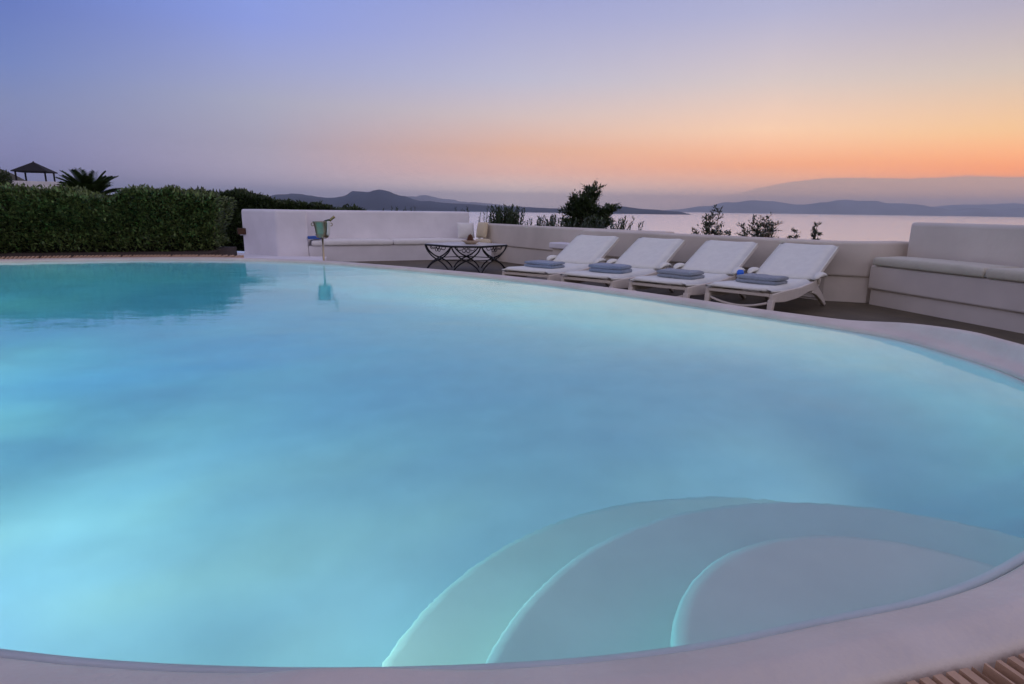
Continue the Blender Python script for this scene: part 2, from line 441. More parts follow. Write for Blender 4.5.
# right bench wall
S0 = Vector((4.3, 7.27)); dR = Vector((.25, -.968)); nR = Vector((.968, .25))
rw = empty('bench_wall', (4.3, 7.27, 0), 0, 'tall plaster wall with built-in overhanging bench seat at the right edge beyond the loungers', 'wall')
LEN = 5.2
bm = bmesh.new(); a = S0+nR*.52-dR*.02; b = S0+dR*LEN+nR*.52
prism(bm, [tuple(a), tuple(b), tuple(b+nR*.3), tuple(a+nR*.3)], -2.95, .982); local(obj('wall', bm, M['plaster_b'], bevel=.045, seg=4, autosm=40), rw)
bm = bmesh.new(); a = S0; b = S0+dR*LEN
prism(bm, [tuple(a), tuple(b), tuple(b+nR*.518), tuple(a+nR*.518)], .185, .47); local(obj('bench_seat', bm, M['plaster_b'], bevel=.025, autosm=40), rw)
bm = bmesh.new(); a = S0+nR*.035+dR*.03; b = S0+dR*LEN+nR*.035
prism(bm, [tuple(a), tuple(b), tuple(b+nR*.47), tuple(a+nR*.47)], -.02, .187); local(obj('plinth', bm, M['plaster_b'], smooth=False), rw)
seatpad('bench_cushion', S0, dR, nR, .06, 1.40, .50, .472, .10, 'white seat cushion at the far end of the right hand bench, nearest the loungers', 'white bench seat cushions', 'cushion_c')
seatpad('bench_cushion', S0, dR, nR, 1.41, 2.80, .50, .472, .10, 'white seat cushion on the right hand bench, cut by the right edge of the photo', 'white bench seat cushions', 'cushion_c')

bm = bmesh.new(); prism(bm, [(5.2, 8.0), (4.35, 7.72), (3.95, 7.85), (1.25, 10.9), (-.25, 13.25), (.5, 14.6), (2.2, 13.0), (5.6, 9.6)], -2.95, -.62)
tag(obj('soil_bed', bm, M['soil'], smooth=False), kind='structure')
# pillows at the corner
def pillow(loc, rot, w_, h_, t, m, label):
    bm = bmesh.new(); n = 10; V = {}
    for s in (1, -1):
        for i in range(n+1):
            for j in range(n+1):
                u, v = i/n*2-1, j/n*2-1
                if s == -1 and (abs(u) == 1 or abs(v) == 1): V[s, i, j] = V[1, i, j]; continue
                b_ = t*.5*((1-u*u)**.45)*((1-v*v)**.45)
                k_ = 1-.06*(abs(u*v))**2
                V[s, i, j] = bm.verts.new((u*w_/2*(1-.05*(1-v*v)*0-.04*(1-v*v)*abs(u)), s*b_, v*h_/2*(1-.04*(1-u*u)*abs(v))))
    for s in (1, -1):
        for i in range(n):
            for j in range(n):
                f = [V[s, i, j], V[s, i+1, j], V[s, i+1, j+1], V[s, i, j+1]]
                bm.faces.new(f if s == -1 else f[::-1])
    o = obj('pillow', bm, m, sub=1); o.location = loc; o.rotation_euler = rot
    tag(o, label, 'pillow', 'pillows at the corner of the far bench')
pillow((-1.02, 12.98, .60), (R(-14), 0, R(20)), .40, .36, .16, M['cushion'], 'white square pillow leaning at the far bench corner, left of the cream one')
pillow((-.66, 12.78, .62), (R(-10), 0, R(-50)), .36, .36, .14, M['cushion_tan'], 'cream pillow leaning on the parapet at the far bench corner')
# roll on the bench corner
bm = bmesh.new(); slab(bm, .34, .22, .11, r=.05, puff=.02)
o = obj('folded_blanket', bm, M['cushion_tan']); o.location = (-.62, 12.45, .33); o.rotation_euler = (0, 0, R(-8)); tag(o, 'small cream folded blanket below the cream pillow at the bench corner', 'blanket')
bm = bmesh.new(); box(bm, -.2, .2, -.15, .15, 0, .33)
o = obj('corner_block', bm, M['plaster'], bevel=.02, autosm=40); o.location = (-.62, 12.45, 0); o.rotation_euler = (0, 0, R(-8)); tag(o, 'low white plaster block in the corner carrying the folded blanket', 'plinth')
# blue towel on far bench
def rolltowel(name, loc, rz, w_, d_, h_, m, label, cat='towel', group=None, layers=2):
    bm = bmesh.new()
    for k_ in range(layers):
        z0 = k_*h_/layers; hh = h_/layers
        n = 14; ring = []
        W = w_*(1-.015*rnd.random()); D = d_*(1-.03*rnd.random()); ox, oy = rnd.uniform(-.006, .006), rnd.uniform(-.006, .006)
        prof_ = [(-.5, .5)]
        # cross-section: folded slab, rounded front (fold) edge
        sec = []
        m_ = 8
        for j in range(m_+1):
            a = -PI/2+PI*j/m_; sec.append((D/2-hh*.5+math.cos(a)*hh*.5, z0+hh*.5+math.sin(a)*hh*.49))
        for j in range(m_+1):
            a = PI/2+PI*j/m_; sec.append((-D/2+hh*.5+math.cos(a)*hh*.5, z0+hh*.5+math.sin(a)*hh*.49))
        for i in range(n+1):
            u = i/n; x = (u-.5)*W; e = 1-.25*max(0, 1-min(u, 1-u)*n/1.0)
            rr = []
            for (yy, zz) in sec:
                zc = z0+hh*.5
                sagk = .007*noise.noise(Vector((x*9, yy*9, k_+loc[0]*3)))
                rr.append(bm.verts.new((x+ox, yy+oy, zc+(zz-zc)*e+sagk+.004)))
            ring.append(rr)
        for i in range(n):
            for j in range(len(sec)): bm.faces.new((ring[i][j], ring[i+1][j], ring[i+1][(j+1) % len(sec)], ring[i][(j+1) % len(sec)]))
        bm.faces.new(ring[0]); bm.faces.new(ring[-1][::-1])
    o = obj(name, bm, m); o.location = loc; o.rotation_euler = (0, 0, rz); tag(o, label, cat, group); return o
rolltowel('folded_towel', (-3.86, 11.77, .44), R(24), .26, .3, .05, M['blue_t'], 'bright blue folded towel lying on the far bench just left of the ice bucket', layers=2)

# wall lamp on the angled end
bm = bmesh.new(); box(bm, -.07, .07, -.06, .06, -.06, .06)
wlr = empty('wall_lamp', (-5.33, 11.93, .56), R(35), 'small brown box wall lamp on the left end of the tall bench wall', 'wall lamp')
obj('housing', bm, M['bronze'], wlr, smooth=False, bevel=.01)
bm = bmesh.new(); tube(bm, [(0, 0, -.075), (0, 0, -.06)], .035, 16); obj('lens', bm, M['white'], wlr)

# ---------------------------------------------------------------- loungers
def make_lounger():
    root = empty('sun_lounger', (0, 0, 0), 0, 'lounger', 'sun lounger', 'sun loungers in a row on the deck')
    W = .66; HW = W/2; HY = 1.22; ZS = .30; HT = .725
    th = math.atan2(HT-.06-(ZS+.03), .74)
    # side frames
    bm = bmesh.new()
    for s in (-1, 1):
        x0, x1 = (s*HW-.02, s*HW+.02)
        # side panel profile in y,z
        pr = [(0.0, .30), (0.0, .215), (.35, .185), (.75, .19), (1.05, .225), (1.30, .235), (1.42, .27), (1.40, .32), (1.2, .325), (.8, .30), (.4, .305)]
        a = [bm.verts.new((x0, y, z)) for y, z in pr]; b = [bm.verts.new((x1, y, z)) for y, z in pr]
        bm.faces.new(a); bm.faces.new(b[::-1]); n = len(pr)
        for i in range(n): bm.faces.new((a[i], b[i], b[(i+1) % n], a[(i+1) % n]))
    box(bm, -HW+.02, HW-.02, .0, .04, .265, .30)
    obj('frame', bm, M['frame'], root, bevel=.008, autosm=40)
    bm = bmesh.new(); box(bm, -HW+.02, HW-.02, 1.27, 1.31, .24, .29); obj('crossbar', bm, M['frame'], root, smooth=False, bevel=.006)
    # curved front stretcher
    bm = bmesh.new()
    pts = [(u*(HW-.035), .015, .205-.055*(1-u*u)) for u in [i/8-1 for i in range(17)]]
    tube(bm, pts, .013, 8); obj('stretcher', bm, M['frame'], root)
    bm = bmesh.new(); tube(bm, [(-HW+.04, 1.62, .10), (HW-.04, 1.62, .10)], .012, 8); obj('stretcher', bm, M['frame'], root)
    # legs
    for s in (-1, 1):
        bm = bmesh.new()
        A = [(-.028, 0), (.028, 0), (.028, .07), (-.028, .07)]
        a = [bm.verts.new((s*(HW-.005)+x*.75, y*.75+.0-.03, 0)) for x, y in A]; b = [bm.verts.new((s*(HW-.004)+x, y-.002, .24)) for x, y in A]
        bm.faces.new(a[::-1]); bm.faces.new(b)
        for i in range(4): bm.faces.new((a[i], a[(i+1) % 4], b[(i+1) % 4], b[i]))
        obj('leg', bm, M['frame'], root, bevel=.008, autosm=40)
    for s in (-1, 1):
        bm = bmesh.new()
        pts = [(1.22, .25, .05), (1.36, .215, .045), (1.55, .13, .035), (1.74, .0, .028)]
        ring = []
        for y, z, t in pts:
            ring.append([bm.verts.new((s*(HW-.005)+dx, y+dy*.5, z+dy)) for dx, dy in ((-.022, -t), (.022, -t), (.022, t), (-.022, t))])
        for v in ring[-1]: v.co.z = max(0, v.co.z)
        for i in range(3):
            for j in range(4): bm.faces.new((ring[i][j], ring[i][(j+1) % 4], ring[i+1][(j+1) % 4], ring[i+1][j]))
        bm.faces.new(ring[0][::-1]); bm.faces.new(ring[-1])
        obj('leg', bm, M['frame'], root, bevel=.008, autosm=40)
    # seat mattress with slight sag
    def pad(y0, y1, f, t, wd, nx=10, ny=20, seed=0):
        bm = bmesh.new(); T = []; B = []
        for j in range(ny+1):
            v = j/ny; y = y0+(y1-y0)*v; ta = []; ba = []
            for i in range(nx+1):
                u = i/nx*2-1; e = max(0, (abs(u)-.88)/.12); e2 = max(0, 1-min(v, 1-v)*ny/1.2)
                k_ = math.sqrt(max(0, 1-e*e))*(1-.35*e2)
                q = .004*noise.noise(Vector((u*2, v*9, seed)))
                ta.append(bm.verts.new((u*wd/2, y, f(v)+t*k_+q-.012*(1-u*u)))); ba.append(bm.verts.new((u*wd/2*.985, y, f(v)+t*(1-k_)*.3)))
            T.append(ta); B.append(ba)
        for j in range(ny):
            for i in range(nx):
                bm.faces.new((T[j][i], T[j][i+1], T[j+1][i+1], T[j+1][i])); bm.faces.new((B[j][i], B[j+1][i], B[j+1][i+1], B[j][i+1]))
            bm.faces.new((T[j][0], T[j+1][0], B[j+1][0], B[j][0])); bm.faces.new((B[j][-1], B[j+1][-1], T[j+1][-1], T[j][-1]))
        for i in range(nx):
            bm.faces.new((B[0][i], B[0][i+1], T[0][i+1], T[0][i])); bm.faces.new((T[-1][i], T[-1][i+1], B[-1][i+1], B[-1][i]))
        return bm
    obj('seat_pad', pad(-.03, HY+.02, lambda v: ZS+.003-.022*math.sin(PI*min(1, v*1.1))+.012*(1-v), .055, W+.02, seed=1), M['mesh'], root)
    bk = obj('backrest', pad(0, .84, lambda v: 0, .05, W+.03, ny=16, seed=4), M['mesh'], root)
    bk.location = (0, HY+.015, ZS+.03); bk.rotation_euler = (th, 0, 0)
    # backrest frame
    bm = bmesh.new()
    for s in (-1, 1): box(bm, s*HW-.018, s*HW+.018, 0, .83, -.035, -.004)
    box(bm, -HW+.018, HW-.018, .79, .83, -.035, -.004)
    bf = obj('backrest_frame', bm, M['frame'], root, smooth=False, bevel=.006); bf.location = bk.location; bf.rotation_euler = bk.rotation_euler
    # prop strut
    for s in (-1, 1):
        bm = bmesh.new(); tube(bm, [(s*(HW-.07), 1.35, .26), (s*(HW-.07), 1.62, .45)], .01, 6); obj('prop', bm, M['frame'], root)
    # armrests: rounded paddles at hinge
    for s in (-1, 1):
        bm = bmesh.new(); n = 12; top = []; bot = []
        prf = [(0, .0, .02), (.03, .03, .035), (.10, .045, .048), (.20, .04, .045), (.30, .03, .03), (.34, .0, .02)]
        ring = []
        for (y, h_, wv) in prf:
            ring.append([bm.verts.new((math.cos(a)*wv, y, .03*math.sin(a)*(wv/.048)+h_)) for a in [2*PI*i/10 for i in range(10)]])
        for i in range(len(ring)-1):
            for j in range(10): bm.faces.new((ring[i][j], ring[i][(j+1) % 10], ring[i+1][(j+1) % 10], ring[i+1][j]))
        bm.faces.new(ring[0][::-1]); bm.faces.new(ring[-1])
        ar = obj('armrest', bm, M['mesh'], root, sub=1); ar.location = (s*(HW+.045), 1.17, .36)
        bm = bmesh.new(); tube(bm, [(s*(HW+.035), 1.33, .29), (s*(HW+.035), 1.33, .385)], .015, 8); obj('armrest_post', bm, M['frame'], root)
    return root
lou = make_lounger()
def copy_tree(o):
    c = o.copy(); COL.objects.link(c)
    for ch in list(o.children):
        d = ch.copy(); COL.objects.link(d); d.parent = c
    return c
LOC = [((.43, 7.20), 56.5, 'white reclined sun lounger at the far left end of the row, nearest the iron table'),
       ((1.11, 6.70), 52.5, 'white reclined sun lounger second from the iron table, thick blue towel'),
       ((1.81, 6.22), 49.5, 'white reclined sun lounger third from the iron table, its towel grey-blue'),
       ((2.52, 5.80), 47, 'white reclined sun lounger nearest the right hand bench, blue cup beside towel')]
TWL = ['flat light blue folded towel on the lounger nearest the iron table', 'thick blue folded towel on the second lounger from the iron table',
       'grey-blue folded towel on the third lounger from the iron table', 'slate blue folded towel beside the blue cup on the lounger nearest the right bench']
LR = []
for i, ((fx, fy), ang, lab) in enumerate(LOC):
    o = lou if i == 0 else copy_tree(lou)
    v = Vector((math.cos(R(ang)), math.sin(R(ang)))); u = Vector((v.y, -v.x))
    c = Vector((fx, fy))-u*.335
    o.location = (c.x, c.y, 0); o.rotation_euler = (0, 0, R(ang-90)); o['label'] = lab
    LR.append((c, u, v, ang))
    tp = c+v*(.50+.03*i % .05)+u*(.02 if i else -.02)
    rolltowel('folded_towel', (tp.x, tp.y, .332), R(ang-90+rnd.uniform(-4, 4)), .44, .30, (.075, .095, .085, .08)[i], M['towel'] if i < 2 else M['towel_g'], TWL[i], group='folded towels on the loungers')
# cup
c, u, v, ang = LR[3]
cp = c+v*.62-u*.25
cr = empty('cup', (cp.x, cp.y, .335), 0, 'small cup with bright blue top on the lounger nearest the right bench', 'cup')
bm = bmesh.new(); lathe(bm, [(0, 0), (.022, 0), (.024, .035), (.022, .05), (0, .05)], 16); obj('foot', bm, M['white'], cr)
bm = bmesh.new(); lathe(bm, [(0, .05), (.03, .05), (.038, .075), (.036, .10), (.024, .115), (0, .117)], 16); obj('top', bm, M['blue'], cr)

# ---------------------------------------------------------------- iron table
tb = empty('iron_table', (-.82, 10.55, 0), R(4), 'black wrought iron table with a pale marble top and curved crossing legs', 'table')
HX = [(-.71, 0), (-.25, -.50), (.25, -.50), (.71, 0), (.25, .50), (-.25, .50)]
TZ = .44
bm = bmesh.new(); prism(bm, [(x*.985, y*.985) for x, y in HX], TZ+.002, TZ+.022); obj('tabletop', bm, M['marble'], tb, smooth=False, bevel=.004)
bm = bmesh.new()
for i in range(6):
    a, b = HX[i], HX[(i+1) % 6]; tube(bm, [(a[0], a[1], TZ), (b[0], b[1], TZ)], .016, 8)
obj('apron', bm, M['iron'], tb)
mids = []
for i in range(6):
    a, b = Vector(HX[i]), Vector(HX[(i+1) % 6]); d = (b-a); L = d.length; d.normalize(); m0 = (a+b)/2; mids.append(m0)
    n_ = Vector((d.y, -d.x)); 
    bm = bmesh.new()
    for s in (-1, 1):
        key = [(-s*L/2*.97, TZ), (-s*L/2*.80, TZ-.09), (-s*L/2*.40, TZ-.185), (0, TZ-.235), (s*L/2*.40, TZ-.29), (s*L/2*.72, TZ-.36), (s*L/2*.92, .005)]
        pts = [(m0.x+d.x*t+n_.x*.008*s, m0.y+d.y*t+n_.y*.008*s, z) for t, z in catmull(key, 5)]
        tube(bm, pts, .0125, 8)
    obj('leg', bm, M['iron'], tb)
    bm = bmesh.new()
    for s in (-1, 1):
        c0 = s*.035
        pts = [(m0.x+d.x*(c0+.03*math.cos(t)), m0.y+d.y*(c0+.03*math.cos(t)), TZ-.065+.03*math.sin(t)) for t in [2*PI*k/14 for k in range(15)]]
        tube(bm, pts, .006, 6)
        key = [(s*L/2*.62, TZ-.01), (s*L/2*.5, TZ-.06), (s*.07, TZ-.05)]
        tube(bm, [(m0.x+d.x*t, m0.y+d.y*t, z) for t, z in catmull(key, 4)], .006, 6)
    obj('scrollwork', bm, M['iron'], tb)
bm = bmesh.new()
for i in range(6):
    a, b = mids[i], mids[(i+1) % 6]; tube(bm, [(a.x, a.y, TZ-.235), (b.x, b.y, TZ-.235)], .008, 6)
obj('stretcher', bm, M['iron'], tb)
bm = bmesh.new(); lathe(bm, [(0, 0), (.08, 0), (.10, .01), (.155, .045), (.17, .06), (.165, .062), (.14, .045), (.09, .018), (0, .014)], 40)
o = obj('dish', bm, M['ceramic']); o.location = (-.74, 10.55, TZ+.0225); tag(o, 'wide pale ceramic dish in the middle of the iron table', 'dish')
bm = bmesh.new()
for k in range(9):
    z = .012*k; rr = .058*(1-k/10.5)
    for j in range(9):
        a = 2*PI*(j+.5*(k % 2))/9
        c0 = Vector((math.cos(a)*rr, math.sin(a)*rr, z+.012)); t = Vector((math.cos(a), math.sin(a), .7))*.018; w_ = Vector((-math.sin(a), math.cos(a), 0))*.014
        vs = [bm.verts.new(c0-w_), bm.verts.new(c0+w_), bm.verts.new(c0+t+w_*.6), bm.verts.new(c0+t-w_*.6)]
        vs2 = [bm.verts.new(q.co-Vector((0, 0, .006))) for q in vs]
        bm.faces.new(vs); bm.faces.new(vs2[::-1])
        for q in range(4): bm.faces.new((vs[q], vs[(q+1) % 4], vs2[(q+1) % 4], vs2[q]))
lathe(bm, [(0, 0), (.05, .005), (.055, .03), (.035, .09), (.008, .13), (0, .14)], 14)
o = obj('pine_cone', bm, M['brown'], smooth=False); o.location = (-.75, 10.55, TZ+.037); o.scale = (1, 1, 1.15); tag(o, 'dark brown cone shaped ornament sitting in the pale dish', 'ornament')

# ---------------------------------------------------------------- ice bucket on stand
bs = empty('bucket_stand', (-2.52, 8.02, 0), 0, 'thin steel pole stand at the pool edge holding the ice bucket', 'stand')
bm = bmesh.new(); lathe(bm, [(0, 0), (.14, 0), (.14, .008), (.05, .02), (.015, .04), (0, .04)], 32); obj('base', bm, M['steel'], bs)
bm = bmesh.new(); tube(bm, [(0, 0, .03), (0, 0, .655)], .013, 16); obj('pole', bm, M['steel'], bs)
bm = bmesh.new()
tube(bm, [(.088*math.cos(t), .088*math.sin(t), .70) for t in [2*PI*k/28 for k in range(29)]], .005, 6, cap=False)
for k in range(3):
    a = 2*PI*k/3; tube(bm, [(0, 0, .65), (.05*math.cos(a), .05*math.sin(a), .655), (.088*math.cos(a), .088*math.sin(a), .70)], .005, 6)
obj('holder_ring', bm, M['steel'], bs)
bk = empty('ice_bucket', (-2.52, 8.02, .662), R(15), 'polished steel ice bucket with ring handles on its pole stand at the pool edge', 'ice bucket')
bm = bmesh.new(); lathe(bm, [(0, .002), (.07, .002), (.078, .01), (.088, .09), (.105, .19), (.113, .20), (.117, .206), (.113, .212), (.106, .208), (.10, .19), (.083, .09), (.072, .02), (0, .016)], 48); obj('body', bm, M['steel'], bk)
for s in (-1, 1):
    bm = bmesh.new(); tube(bm, [(s*(.10+.016+.017*math.cos(t)), 0, .172+.019*math.sin(t)) for t in [2*PI*k/16 for k in range(17)]], .006, 8); obj('handle', bm, M['steel'], bk)
bm = bmesh.new(); lathe(bm, [(0, 0), (.04, 0), (.042, .02), (.042, .15), (.03, .18), (.016, .21), (.0145, .26), (.0165, .262), (.0165, .275), (0, .277)], 24)
bt = empty('bottle', (-2.52, 8.02, .70), 0, 'dark wine bottle leaning out of the steel ice bucket', 'bottle'); bt.rotation_euler = (0, R(52), R(8)); bt.location = (-2.575, 8.02, .765)
obj('glass', bm, M['green_glass'], bt)
bm = bmesh.new(); lathe(bm, [(.0155, .20), (.0175, .203), (.0165, .258), (.018, .262), (.018, .278), (0, .281)], 24); obj('foil', bm, M['foil'], bt)
# napkin
bm = bmesh.new(); n = 10; g = []
for i in range(n+1):
    t = i/n; row = []
    for j in range(7):
        a = R(-14)+R(28)*j/6; 
        if t < .25: r_ = .085+.04*t/.25; z = .19+.03*t/.25
        else: r_ = .124-.03*(t-.25)+.006*math.sin(j*2.1+t*3); z = .22-.19*(t-.25)/.75
        row.append(bm.verts.new((r_*math.cos(a), r_*math.sin(a), z)))
    g.append(row)
for i in range(n):
    for j in range(6): bm.faces.new((g[i][j], g[i+1][j], g[i+1][j+1], g[i][j+1]))
o = obj('napkin', bm, M['cushion']); o.location = (-2.52, 8.02, .665); o.rotation_euler = (0, 0, R(-25))
md = o.modifiers.new('s', 'SOLIDIFY'); md.thickness = .004
tag(o, 'white cloth napkin draped over the right rim of the ice bucket', 'napkin')

# ---------------------------------------------------------------- vegetation
def leaf(bm, p, d, up, L, W, fold=.25):
    d = d.normalized(); s = d.cross(up)
    if s.length < 1e-3: s = Vector((1, 0, 0))
    s.normalize(); n = s.cross(d)
    a = bm.verts.new(p); b = bm.verts.new(p+d*L*.45+s*W+n*W*fold); c = bm.verts.new(p+d*L); e = bm.verts.new(p+d*L*.45-s*W+n*W*fold)
    bm.faces.new((a, b, c)); bm.faces.new((a, c, e))
def rv(r): return Vector((r.gauss(0, 1), r.gauss(0, 1), r.gauss(0, 1)))

def hedge(name, P, dep, zb, ztop, n, label, seed, leafm, size=.05, side=1, group=None, legs=True):
    """P polyline of front face, volume goes dep to the back (left of travel *side)"""
    r = random.Random(seed)
    root = empty(name, (P[0][0], P[0][1], zb), 0, label, 'hedge', group)
    seg_ = []; tot = 0
    for a, b in zip(P, P[1:]):
        L = math.dist(a, b); seg_.append((Vector(a), Vector(b), L, tot)); tot += L
    def at(s):
        for a, b, L, t0 in seg_:
            if s <= t0+L or (a, b, L, t0) == seg_[-1]:
                d = (b-a).normalized(); return a+d*(s-t0), d
    def surf(s, w):  # bulge of front, top
        bulge = .20*noise.noise(Vector((s*1.5, w*2.4, seed)))+.07*noise.noise(Vector((s*4.5, w*5, seed+3)))
        return bulge
    bm = bmesh.new()
    for _ in range(n):
        s = r.uniform(0, tot); p2, d = at(s); nb = Vector((-d.y, d.x))*side
        zt = ztop(s)+.09*noise.noise(Vector((s*2.1, 7, seed)))+.035*noise.noise(Vector((s*7, 2, seed)))
        q = r.random()
        if q < .62:   # front shell
            w = r.random(); z = zb+.0+(zt-zb)*(w**.7); depth = surf(s, z)+abs(r.gauss(0, .05))
            # thinner near the ground
            if z-zb < .15 and r.random() < .5*(1-(z-zb)/.15): continue
            outd = -nb
            depth += .05*max(0, (z-zt+.12)/.12)**2*2
            pos = Vector((p2.x, p2.y, 0))+Vector((nb.x, nb.y, 0))*depth+Vector((0, 0, z))
            dr = Vector((outd.x, outd.y, 0))*.8+rv(r)*.55+Vector((0, 0, .5))
        elif q < .92: # top
            w = r.random(); pos = Vector((p2.x, p2.y, 0))+Vector((nb.x, nb.y, 0))*(w*dep)+Vector((0, 0, zt+.05*noise.noise(Vector((s*5, w*dep*5, seed)))-abs(r.gauss(0, .035))))
            if r.random() < .12: pos.z += r.random()*.07
            dr = Vector((0, 0, 1))+rv(r)*.5
        else:         # ends and back
            e = r.choice((0, tot)); pe, d = at(e); nb = Vector((-d.y, d.x))*side
            w = r.random(); z = zb+.1+(ztop(e)-zb-.1)*r.random()
            sgn = -1 if e == 0 else 1
            pos = Vector((pe.x, pe.y, 0))+Vector((nb.x, nb.y, 0))*(w*dep)+Vector((0, 0, z))+Vector((d.x, d.y, 0))*sgn*(.03-abs(r.gauss(0, .05))+surf(w, z))
            dr = Vector((d.x, d.y, 0))*sgn+rv(r)*.5+Vector((0, 0, .4))
        L = size*r.uniform(.7, 1.25)
        leaf(bm, pos, dr, Vector((0, 0, 1))+rv(r)*.4, L, L*.24)

    o = obj('foliage', bm, leafm, None, smooth=False); local(o, root)
    # solid dark core: blocks light and stands in for the shade inside
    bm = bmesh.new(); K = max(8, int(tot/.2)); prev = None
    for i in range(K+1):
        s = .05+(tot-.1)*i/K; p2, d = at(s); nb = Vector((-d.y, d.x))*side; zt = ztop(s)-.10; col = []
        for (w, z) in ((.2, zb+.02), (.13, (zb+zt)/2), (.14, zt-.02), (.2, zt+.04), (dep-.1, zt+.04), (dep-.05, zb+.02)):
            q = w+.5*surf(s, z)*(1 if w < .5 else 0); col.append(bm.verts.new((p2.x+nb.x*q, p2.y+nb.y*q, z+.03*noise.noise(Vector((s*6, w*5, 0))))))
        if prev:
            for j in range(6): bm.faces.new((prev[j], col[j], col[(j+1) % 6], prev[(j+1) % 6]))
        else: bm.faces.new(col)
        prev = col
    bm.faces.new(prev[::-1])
    local(obj('dark_core', bm, M['core'], None, smooth=False), root)
    if legs:
        k = int(tot/.35)
        for i in range(k):
            s = (i+.5)*tot/k; p2, d = at(s); nb = Vector((-d.y, d.x))*side
            b0 = Vector((p2.x+nb.x*.3, p2.y+nb.y*.3, zb-.06))
            bm = bmesh.new()
            for m_ in range(3):
                e = b0+Vector((r.uniform(-.2, .2), r.uniform(-.2, .05), r.uniform(.35, .5))); mid = (b0+e)/2+Vector((r.uniform(-.05, .05), r.uniform(-.05, .05), 0))
                tube(bm, [b0, mid, e], [.018, .013, .008], 6)
            local(obj('trunk', bm, M['bark'], None), root)
    return root

def ht1(s):   # s from left to right, 0..~5
    base = 1.30
    base += -.05*math.exp(-((s-4.05)/.12)**2)
    return base
hedge('hedge', [(-9.6, 6.0), (-8.2, 7.2), (-6.8, 7.95), (-4.36, 8.95)], 1.0, .36, lambda s: 1.185+.02*math.sin(s*1.7)-.11*math.exp(-((s-4.75)/.13)**2)+.03*math.exp(-((s-5.45)/.4)**2), 60000, 'long clipped dark green hedge beside the left side of the pool', 11, M['leaf'], .062)
hedge('hedge', [(-7.6, 13.0), (-5.6, 13.1), (-3.55, 14.6)], .8, .05, lambda s: max(.97, 1.27-.13*max(0, s-1.6)), 20000, 'darker far hedge rising behind the left end of the tall bench wall', 12, M['leaf_d'], .09, legs=False)

def bush(name, loc, h, w, n, label, seed, leafm, size=.06, stems=6, droop=0, cat='shrub', group=None, tuft=5, hmin=.62, k0=3):
    r = random.Random(seed); root = empty(name, loc, 0, label, cat, group)
    bs_ = bmesh.new(); tips = []
    for i in range(stems):
        a = 2*PI*i/stems+r.uniform(-.4, .4); rr = w*.5*r.uniform(.3, 1); hh = h*r.uniform(hmin, 1.0)*(1-(1-hmin)*.8*(rr/(w*.5))**2)
        if i == 0: rr *= .3; hh = h
        pts = [Vector((0, 0, -.02)), Vector((math.cos(a)*rr*.3, math.sin(a)*rr*.3, hh*.35)), Vector((math.cos(a)*rr*.75, math.sin(a)*rr*.75, hh*.7)), Vector((math.cos(a)*rr, math.sin(a)*rr, hh))]
        pts = [Vector(q) for q in catmull([tuple(p) for p in pts], 4)]
        tube(bs_, pts, [max(.003, .02*h/1.5*(1-k/len(pts))) for k in range(len(pts))], 5)
        for k in range(k0, len(pts)):
            for _ in range(4):
                b = Vector((r.gauss(0, 1), r.gauss(0, 1), r.uniform(.1, 1.0))).normalized()*w*.2*r.uniform(.5, 1.3)
                tube(bs_, [pts[k], pts[k]+b], [.006, .002], 4); tips.append((pts[k], pts[k]+b))
    bl = bmesh.new()
    for _ in range(n):
        a, b = r.choice(tips); t = r.random(); p = a.lerp(b, t)+rv(r)*w*.024
        leaf(bl, p, rv(r)*.6+(b-a).normalized()*.9+Vector((0, 0, .4-droop)), Vector((0, 0, 1))+rv(r)*.3, size*r.uniform(.6, 1.2), size*.17)
    obj('stems', bs_, M['bark'], root); obj('foliage', bl, leafm, root, smooth=False)
    return root

def blades(name, loc, w, h, n, label, seed, leafm, cat='plant', group=None, wid=.02, lean=.25):
    """upright succulent blades / spiky shoots with short side leaves"""
    r = random.Random(seed); root = empty(name, loc, 0, label, cat, group); bl = bmesh.new(); bst = bmesh.new()
    for _ in range(n):
        x, y = r.uniform(-w/2, w/2), r.uniform(-.2, .2); hh = h*r.uniform(.72, 1); lx, ly = r.uniform(-lean, lean)*hh, r.uniform(-.15, .15)*hh
        tube(bst, [(x, y, -.02), (x+lx*.4, y+ly*.4, hh*.5), (x+lx, y+ly, hh)], [.008, .007, .003], 5)
        m_ = int(hh/.022)
        for k in range(m_):
            t = .15+.85*k/m_; p = Vector((x+lx*t, y+ly*t, hh*t)); a = r.uniform(0, 2*PI)
            leaf(bl, p, Vector((math.cos(a)*.7, math.sin(a)*.7, .9)), Vector((0, 0, 1))+rv(r)*.2, .075*r.uniform(.7, 1.2), wid*.6)
    obj('stems', bst, M['leaf_d'], root); obj('leaves', bl, leafm, root, smooth=False)
    return root

SH = 'shrubs growing beyond the parapet'
bush('tree', (3.15, 26.0, -3.1), 4.95, 1.95, 13000, 'dark round bushy tree beyond the parapet, tallest plant against the sunset', 21, M['leaf_d'], .17, stems=24, cat='tree', hmin=.80, k0=10)
blades('spiky_plant', (-.20, 13.4, -.6), .56, 1.74, 190, 'cluster of dark upright shoots at the right end of the tall bench wall', 22, M['leaf_d'], lean=.1)
blades('spiky_plant', (.55, 12.8, -.6), .8, 1.56, 70, 'sparse low pointed shoots beyond the parapet left of the large shrub', 23, M['leaf_o'], lean=.3)
blades('spiky_plant', (1.45, 11.75, -.6), 1.5, 1.54, 170, 'low band of pale tipped leaves at the foot of the large round shrub', 24, M['leaf_o'], lean=.3)
bush('shrub', (3.0, 9.25, -.8), 1.86, .58, 2000, 'airy olive sprig with a tall thin tip standing above the parapet behind the third lounger', 25, M['leaf_o'], .06, stems=14, group=SH, hmin=.80, k0=8)
